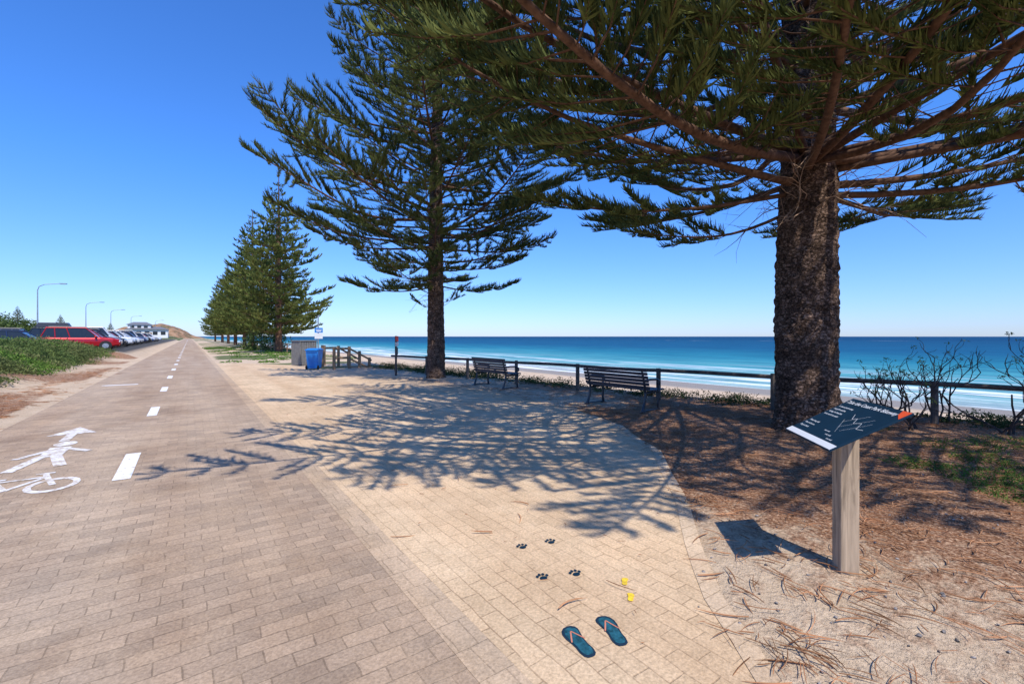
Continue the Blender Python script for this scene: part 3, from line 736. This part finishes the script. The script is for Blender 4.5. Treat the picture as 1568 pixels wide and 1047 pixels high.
def paw(cx,cy):
    mb=MB(); a0=-.3
    def ell(x,y,rx,ry):
        pts=[]
        for t in np.linspace(0,2*math.pi,12,endpoint=False):
            px=x+rx*math.cos(t);py=y+ry*math.sin(t); pts.append((cx+px*math.cos(a0)-py*math.sin(a0),cy+px*math.sin(a0)+py*math.cos(a0)))
        mb.flat(pts,.0105)
    ell(0,-.012,.026,.021)
    for x,y in((-.034,.014),(-.013,.033),(.013,.033),(.034,.014)): ell(x,y,.010,.014)
    mb.obj('paw_print_sticker',[M_panel])
for c in [(2.06,2.77),(2.29,2.71),(1.91,2.34),(2.12,2.25)]: paw(*c)
mb=MB(); fp(2.31,1.99,-.9,.09,.05,.0105,mb,0,1); fp(2.20,1.85,-.9,.09,.05,.0105,mb,0,-1); mb.obj('yellow_footprint_sticker',[M_yellow])
# ------------------------------------------------------------------ bins, signs, access stairs
def bin_(loc,rz):
    mb=MB()
    mb.add([(-.24,-.27,.06),(.24,-.27,.06),(.24,.27,.06),(-.24,.27,.06),(-.3,-.36,.93),(.3,-.36,.93),(.3,.36,.93),(-.3,.36,.93)],[(0,3,2,1),(4,5,6,7),(0,1,5,4),(1,2,6,5),(2,3,7,6),(3,0,4,7)],0)
    mb.box((0,0,.955),(.66,.78,.05),mat=0); mb.box((0,-.02,1.0),(.58,.66,.04),mat=0,taper=.8); mb.tube([(-.25,.42,.93),(.25,.42,.93)],.02,8,0)
    for x in(-.27,.27): mb.tube([(x-.03,.3,.1),(x+.03,.3,.1)],.1,14,1)
    mb.obj('wheelie_bin',[M_blue,M_tyre],None,loc,rz,bevel=.015)
bin_((5.0,23.8,0),math.radians(150))
mb=MB()
for i in range(10):
    for s in(-1,1): mb.box((s*.45,-.45+i*.1,.68),(.03,.07,1.3)); mb.box((-.45+i*.1,s*.45,.68),(.07,.03,1.3))
mb.box((0,0,1.36),(1.0,1.0,.05)); mb.box((0,0,.6),(.75,.75,1.1))
mb.obj('slatted_bin_enclosure',[simple('grey_slats',(.18,.175,.165),.7)],None,(5.25,27.6,0),.3)
def signpost(name,loc,h,plates,rz,polemat=M_metal,r=.035):
    e=empty(name,loc,rz); mb=MB(); mb.tube([(0,0,-.2),(0,0,h)],r,10); mb.obj('pole',[polemat],e)
    for z,w,hh,m in plates:
        mb=MB(); mb.box((0,-.05,z),(w,.012,hh)); mb.obj('plate',[m],e)
        if m is M_blue:
            mb=MB(); mb.box((0,-.059,z+hh*.12),(w*.75,.004,hh*.12)); mb.box((0,-.059,z-hh*.18),(w*.6,.004,hh*.2)); mb.obj('sign_print',[M_white],e)
    return e
signpost('beach_access_sign',(6.0,27.6,0),2.8,[(1.95,.5,.28,M_blue),(1.62,.5,.3,M_white)],math.radians(20))
signpost('lifebuoy_post',(6.88,17.9,0),1.62,[(1.5,.16,.22,M_red),(1.28,.16,.16,M_white),(1.0,.12,.3,M_dark)],math.radians(25),M_dark,.045)
mb=MB()
for (x,y,h) in [(5.7,22.9,1.1),(6.5,23.2,1.1),(5.6,24.8,1.15),(6.5,25.2,1.1),(6.1,26.6,1.1),(7.1,23.5,.85),(7.1,25.5,.8),(7.7,23.8,.5)]:
    mb.tube([(x,y,-1),(x,y,h)],.075,10)
for a,b in [((5.7,22.9,1.0),(6.5,23.2,1.0)),((6.5,23.2,1.0),(7.8,23.8,.35)),((5.6,24.8,1.0),(6.5,25.2,1.0)),((6.5,25.2,1.0),(7.8,25.8,.3)),((5.7,22.9,.55),(6.5,23.2,.55)),((5.6,24.8,.55),(6.1,26.6,.9)),((6.5,23.2,.5),(7.8,23.8,-.1))]:
    mb.tube([a,b],.05,8)
for i in range(8): mb.box((6.9+i*.3,24.4,.0-i*.17),(.28,1.4,.05),Matrix.Rotation(.35,3,'Z'))
mb.obj('beach_access_stairs',[M_timber])
# ------------------------------------------------------------------ street lamps
def lamp(loc,h=8.2):
    mb=MB(); mb.tube([(0,0,-.5),(0,0,1.2),(0,0,h-.8),(.15,0,h-.3),(.7,0,h),(2.3,0,h+.18)],[.12,.1,.06,.05,.045,.04],8)
    mb.box((2.6,0,h+.18),(.75,.28,.12),mat=0); mb.box((2.6,0,h+.11),(.6,.2,.03),mat=1)
    mb.obj('street_lamp',[M_metal,M_lens],None,loc,-.2)
for u,v in [(86,-16.5),(128,-17.5),(160,-17),(205,-16.5),(250,-12)]: lamp((v,u,tz(v,u)-.3))
# ------------------------------------------------------------------ parked cars
def car(name,loc,rz,col,kind='suv',roofbox=False,metal=.3):
    m,nt,b=newmat('car_paint'); b.inputs['Base Color'].default_value=(*col,1); b.inputs['Roughness'].default_value=.28; b.inputs['Metallic'].default_value=metal; b.inputs['Coat Weight'].default_value=.5
    e=empty(name,loc,rz); L=4.6 if kind!='hatch' else 4.1; H={'suv':1.72,'sedan':1.45,'hatch':1.5,'van':1.95}[kind]
    belt=.98 if kind in('suv','van') else .88
    xs=[-L/2,-L/2+.08,-L/2+.5,-L*.2,L*.12,L*.24,L/2-.45,L/2-.1,L/2]
    top={'suv':[.8,1.0,1.02,1.0,.99,1.0,.92,.82,.66],'van':[.8,1.0,1.02,1.0,.99,1.0,.92,.8,.66],'sedan':[.75,.92,.95,.92,.9,.88,.8,.7,.58],'hatch':[.75,.95,.95,.92,.9,.88,.8,.7,.58]}[kind]
    wd=[.74,.86,.92,.92,.92,.92,.9,.82,.68]; bot=[.42,.3,.24,.22,.22,.22,.24,.3,.38]
    mb=MB(); vs=[];k=10
    for x,t,w,bz in zip(xs,top,wd,bot):
        ring=[(-w*.88,bz),(-w,bz+.12),(-w,(bz+t)/2+.05),(-w*.97,t-.1),(-w*.88,t),(w*.88,t),(w*.97,t-.1),(w,(bz+t)/2+.05),(w,bz+.12),(w*.88,bz)]
        vs+=[(x,y,z) for y,z in ring]
    n=len(xs); fs=[(i*k+j,i*k+(j+1)%k,(i+1)*k+(j+1)%k,(i+1)*k+j) for i in range(n-1) for j in range(k)]
    fs+=[tuple(range(k-1,-1,-1)),tuple((n-1)*k+j for j in range(k))]
    mb.add(vs,fs); mb.obj('body',[m],e,smooth=False,bevel=.03)
    gb={'suv':(-L/2+.12,L*.22,-L/2+.42,L*.06),'van':(-L/2+.06,L*.24,-L/2+.2,L*.1),'sedan':(-L/2+.7,L*.2,-L/2+1.25,L*.03),'hatch':(-L/2+.15,L*.22,-L/2+.6,L*.05)}[kind]
    x0,x1,x2,x3=gb; zb=belt-.03; wb=.84;wt=.66
    mb=MB(); B=[(x0,-wb,zb),(x1,-wb,zb),(x1,wb,zb),(x0,wb,zb)]; T=[(x2,-wt,H-.05),(x3,-wt,H-.05),(x3,wt,H-.05),(x2,wt,H-.05)]
    mb.add(B+T,[(4,5,6,7),(0,1,5,4),(1,2,6,5),(2,3,7,6),(3,0,4,7)]); mb.obj('windows',[M_glass],e)
    mb=MB(); mb.box(((x2+x3)/2,0,H-.02),(x3-x2+.1,2*wt+.06,.07)); 
    for s in(-1,1):
        for p,q in(((x0,s*wb,zb),(x2,s*wt,H-.04)),((x1,s*wb,zb),(x3,s*wt,H-.04)),(((x0+x1)/2,s*(wb+.0),zb),((x2+x3)/2,s*wt,H-.04)),(((x0*.75+x1*.25),s*wb,zb),(x2*.8+x3*.2,s*wt,H-.04))):
            mb.tube([p,q],.04,6)
        mb.box((x1-.15,s*1.0,zb+.08),(.12,.2,.14))
    mb.obj('roof_and_pillars',[m],e,bevel=.02)
    mb=MB()
    for x in(-L*.3,L*.31):
        for s in(-1,1):
            mb.tube([(x,s*.935,.34),(x,s*.80,.34)],.38,20,0); mb.tube([(x,s*.97,.33),(x,s*.74,.33)],.33,20,0); mb.tube([(x,s*.985,.33),(x,s*.95,.33)],.2,10,1)
    mb.box((L/2-.03,0,.42),(.08,1.25,.2),mat=0); mb.box((0,0,.27),(L*.9,1.6,.12),mat=0)
    mb.obj('wheels_and_trim',[M_tyre,M_metal],e)
    mb=MB()
    for s in(-1,1): mb.box((L/2-.1,s*.63,.67),(.14,.32,.13),mat=0); mb.box((-L/2+.03,s*.7,.8),(.1,.2,.3),mat=1)
    mb.box((L/2+.003,0,.5),(.02,.4,.11),mat=0)
    mb.obj('lights',[M_lens,M_red],e)
    if roofbox or kind=='suv':
        mb=MB()
        for s in(-1,1): mb.tube([(x2+.1,s*.55,H+.06),(x3-.05,s*.55,H+.06)],.02,6)
        if roofbox: mb.box(((x2+x3)/2,0,H+.26),(2.0,.85,.34),taper=.82)
        mb.obj('roof_rack',[M_dark],e,bevel=.04 if roofbox else 0)
z0=.55
cars=[(45.3,(.012,.025,.07),'sedan',0,-9.6),(48.0,(.42,.006,.008),'suv',0,-6.9),(51.0,(.02,.022,.025),'suv',1,-8.0),(54.2,(.14,.012,.02),'hatch',0,-7.1),(57.2,(.02,.02,.03),'suv',0,-7.2),(60.4,(.75,.75,.76),'van',0,-7.3),(63.6,(.68,.69,.7),'sedan',0,-7.1),(66.8,(.35,.01,.012),'hatch',0,-7.3),(70.0,(.6,.6,.62),'suv',0,-7.3),(73.4,(.75,.75,.75),'suv',0,-7.3),(76.6,(.3,.31,.33),'sedan',0,-7.3),(80,(.7,.7,.7),'hatch',0,-7.3),(84,(.02,.03,.1),'suv',0,-7.3),(88,(.6,.6,.62),'van',0,-7.3),(93,(.03,.03,.03),'suv',0,-7.3),(98,(.05,.1,.25),'sedan',0,-7.3),(104,(.7,.7,.7),'suv',0,-7.3),(111,(.4,.02,.02),'hatch',0,-7.3),(118,(.3,.3,.3),'suv',0,-7.3),(126,(.7,.7,.72),'suv',0,-7.3)]
for k,(u,c,kd,rb,vv) in enumerate(cars):
    car('parked_car',(vv+random.uniform(-.15,.15),u,z0),random.uniform(-.05,.05),c,kd,bool(rb))
for u,c,kd in [(49,(.6,.6,.62),'hatch'),(58,(.1,.1,.12),'suv'),(66,(.5,.5,.5),'sedan'),(75,(.7,.7,.7),'suv')]:
    car('parked_car',(-14.0,u,z0+.02),3.14,c,kd)
# ------------------------------------------------------------------ distant house + headland
h=empty('white_house',(-13.5,232,1.0),0)
M_wall=simple('white_render',(.72,.71,.68),.8,var=.04); M_roof=simple('grey_roof',(.16,.16,.17),.7)
mb=MB(); mb.box((0,0,1.7),(13,9,3.4)); mb.box((-2.5,1,4.3),(7,7,1.8)); mb.obj('walls',[M_wall],h)
mb=MB()
mb.add([(-7,-5.2,3.4),(7,-5.2,3.4),(7,5.2,3.4),(-7,5.2,3.4),(-3,0,4.5),(4,0,4.5)],[(0,1,5,4),(2,3,4,5),(1,2,5),(3,0,4),(3,2,1,0)])
mb.add([(-6.6,-3,5.2),(1.6,-3,5.2),(1.6,5,5.2),(-6.6,5,5.2),(-4.5,1,6.3),(-.5,1,6.3)],[(0,1,5,4),(2,3,4,5),(1,2,5),(3,0,4),(3,2,1,0)])
mb.obj('roof',[M_roof],h)
mb=MB()
for x in(-5,-2.5,0,2.5,5): mb.box((x,-4.51,1.9),(1.5,.06,1.4))
for x in(-4.6,-2.5,-.5): mb.box((x,-2.51,4.4),(1.2,.06,.9))
mb.box((6.51,0,1.9),(.06,5,1.5)); mb.obj('windows',[M_glass],h)
mb=MB(); mb.box((1,-4.56,1.05),(.95,.06,2.1)); mb.obj('door',[M_timber],h)
def cliff_mat():
    m,nt,b=newmat('orange_cliff'); P=pos(nt)
    n=N(nt,'ShaderNodeTexNoise',Scale=.14,Detail=7.0,Roughness=.75); nt.links.new(P,n.inputs['Vector'])
    r=ramp(nt,[(.38,(.10,.11,.05)),(.5,(.38,.20,.10)),(.64,(.58,.38,.22))]); nt.links.new(n.outputs[0],r.inputs[0]); nt.links.new(r.outputs[0],b.inputs['Base Color'])
    b.inputs['Roughness'].default_value=.95; bump(nt,n.outputs[0],b,1,3); return m
xs=np.linspace(-75,14,80); ys=np.linspace(420,640,40); Vc=np.zeros((40,80,3))
for j,y in enumerate(ys):
    for i_,x in enumerate(xs):
        k=smooth01((y-420-16*fn(x,y,.05))/18)*smooth01((12-x+8*fn(x,y,.05,4))/30)*smooth01((x+75)/55)
        Vc[j,i_]=(x,y,-1+ (11.5+3*fn(x,y,.03,2))*k+2.0*fn(x,y,.15)*k)
id2=np.arange(40*80).reshape(40,80); Qc=np.stack([id2[:-1,:-1],id2[:-1,1:],id2[1:,1:],id2[1:,:-1]],-1).reshape(-1,4)
link(bpy.data.objects.new('cliff_headland',fastmesh('cliff_headland',Vc,Qc,mats=[cliff_mat()],smooth=True)))
# ------------------------------------------------------------------ light, sky, camera
el=math.radians(55); sv=Vector((-.2,-.98,0)).normalized()
sdir=Vector((sv.x*math.cos(el),sv.y*math.cos(el),math.sin(el)))
sl=bpy.data.lights.new('sun','SUN'); sl.energy=5.0; sl.angle=math.radians(.5); sl.color=(1,.95,.87)
so=bpy.data.objects.new('sun',sl); so.rotation_euler=sdir.to_track_quat('Z','Y').to_euler(); link(so)
w=bpy.data.worlds.new('World'); scene.world=w; w.use_nodes=True; nt=w.node_tree
sky=nt.nodes.new('ShaderNodeTexSky'); sky.sky_type='NISHITA'; sky.sun_disc=False; sky.sun_elevation=el; sky.sun_rotation=math.atan2(sv.x,sv.y)
sky.altitude=0; sky.air_density=1.0; sky.dust_density=.2; sky.ozone_density=3.0
tc=nt.nodes.new('ShaderNodeTexCoord'); sz=nt.nodes.new('ShaderNodeSeparateXYZ'); nt.links.new(tc.outputs['Generated'],sz.inputs[0])
mr=N(nt,'ShaderNodeMapRange'); mr.inputs['From Min'].default_value=0; mr.inputs['From Max'].default_value=.3; nt.links.new(sz.outputs[2],mr.inputs[0])
tcol=mix(nt,mr.outputs[0],(.72,.90,1.48),(.52,1.06,1.88))
tint=mix(nt,1.0,sky.outputs[0],tcol,'MULTIPLY')
nt.links.new(tint,nt.nodes['Background'].inputs[0]); nt.nodes['Background'].inputs[1].default_value=.13
cd=bpy.data.cameras.new('camera'); cd.sensor_width=36; cd.lens=16; cd.shift_y=-.0054; cd.clip_end=40000; cd.clip_start=.05
co=bpy.data.objects.new('camera',cd); co.location=(0,0,1.6); co.rotation_euler=(math.radians(90),0,math.radians(-35.33)); link(co); scene.camera=co
scene.view_settings.view_transform='Standard'; scene.view_settings.look='None'; scene.view_settings.exposure=0
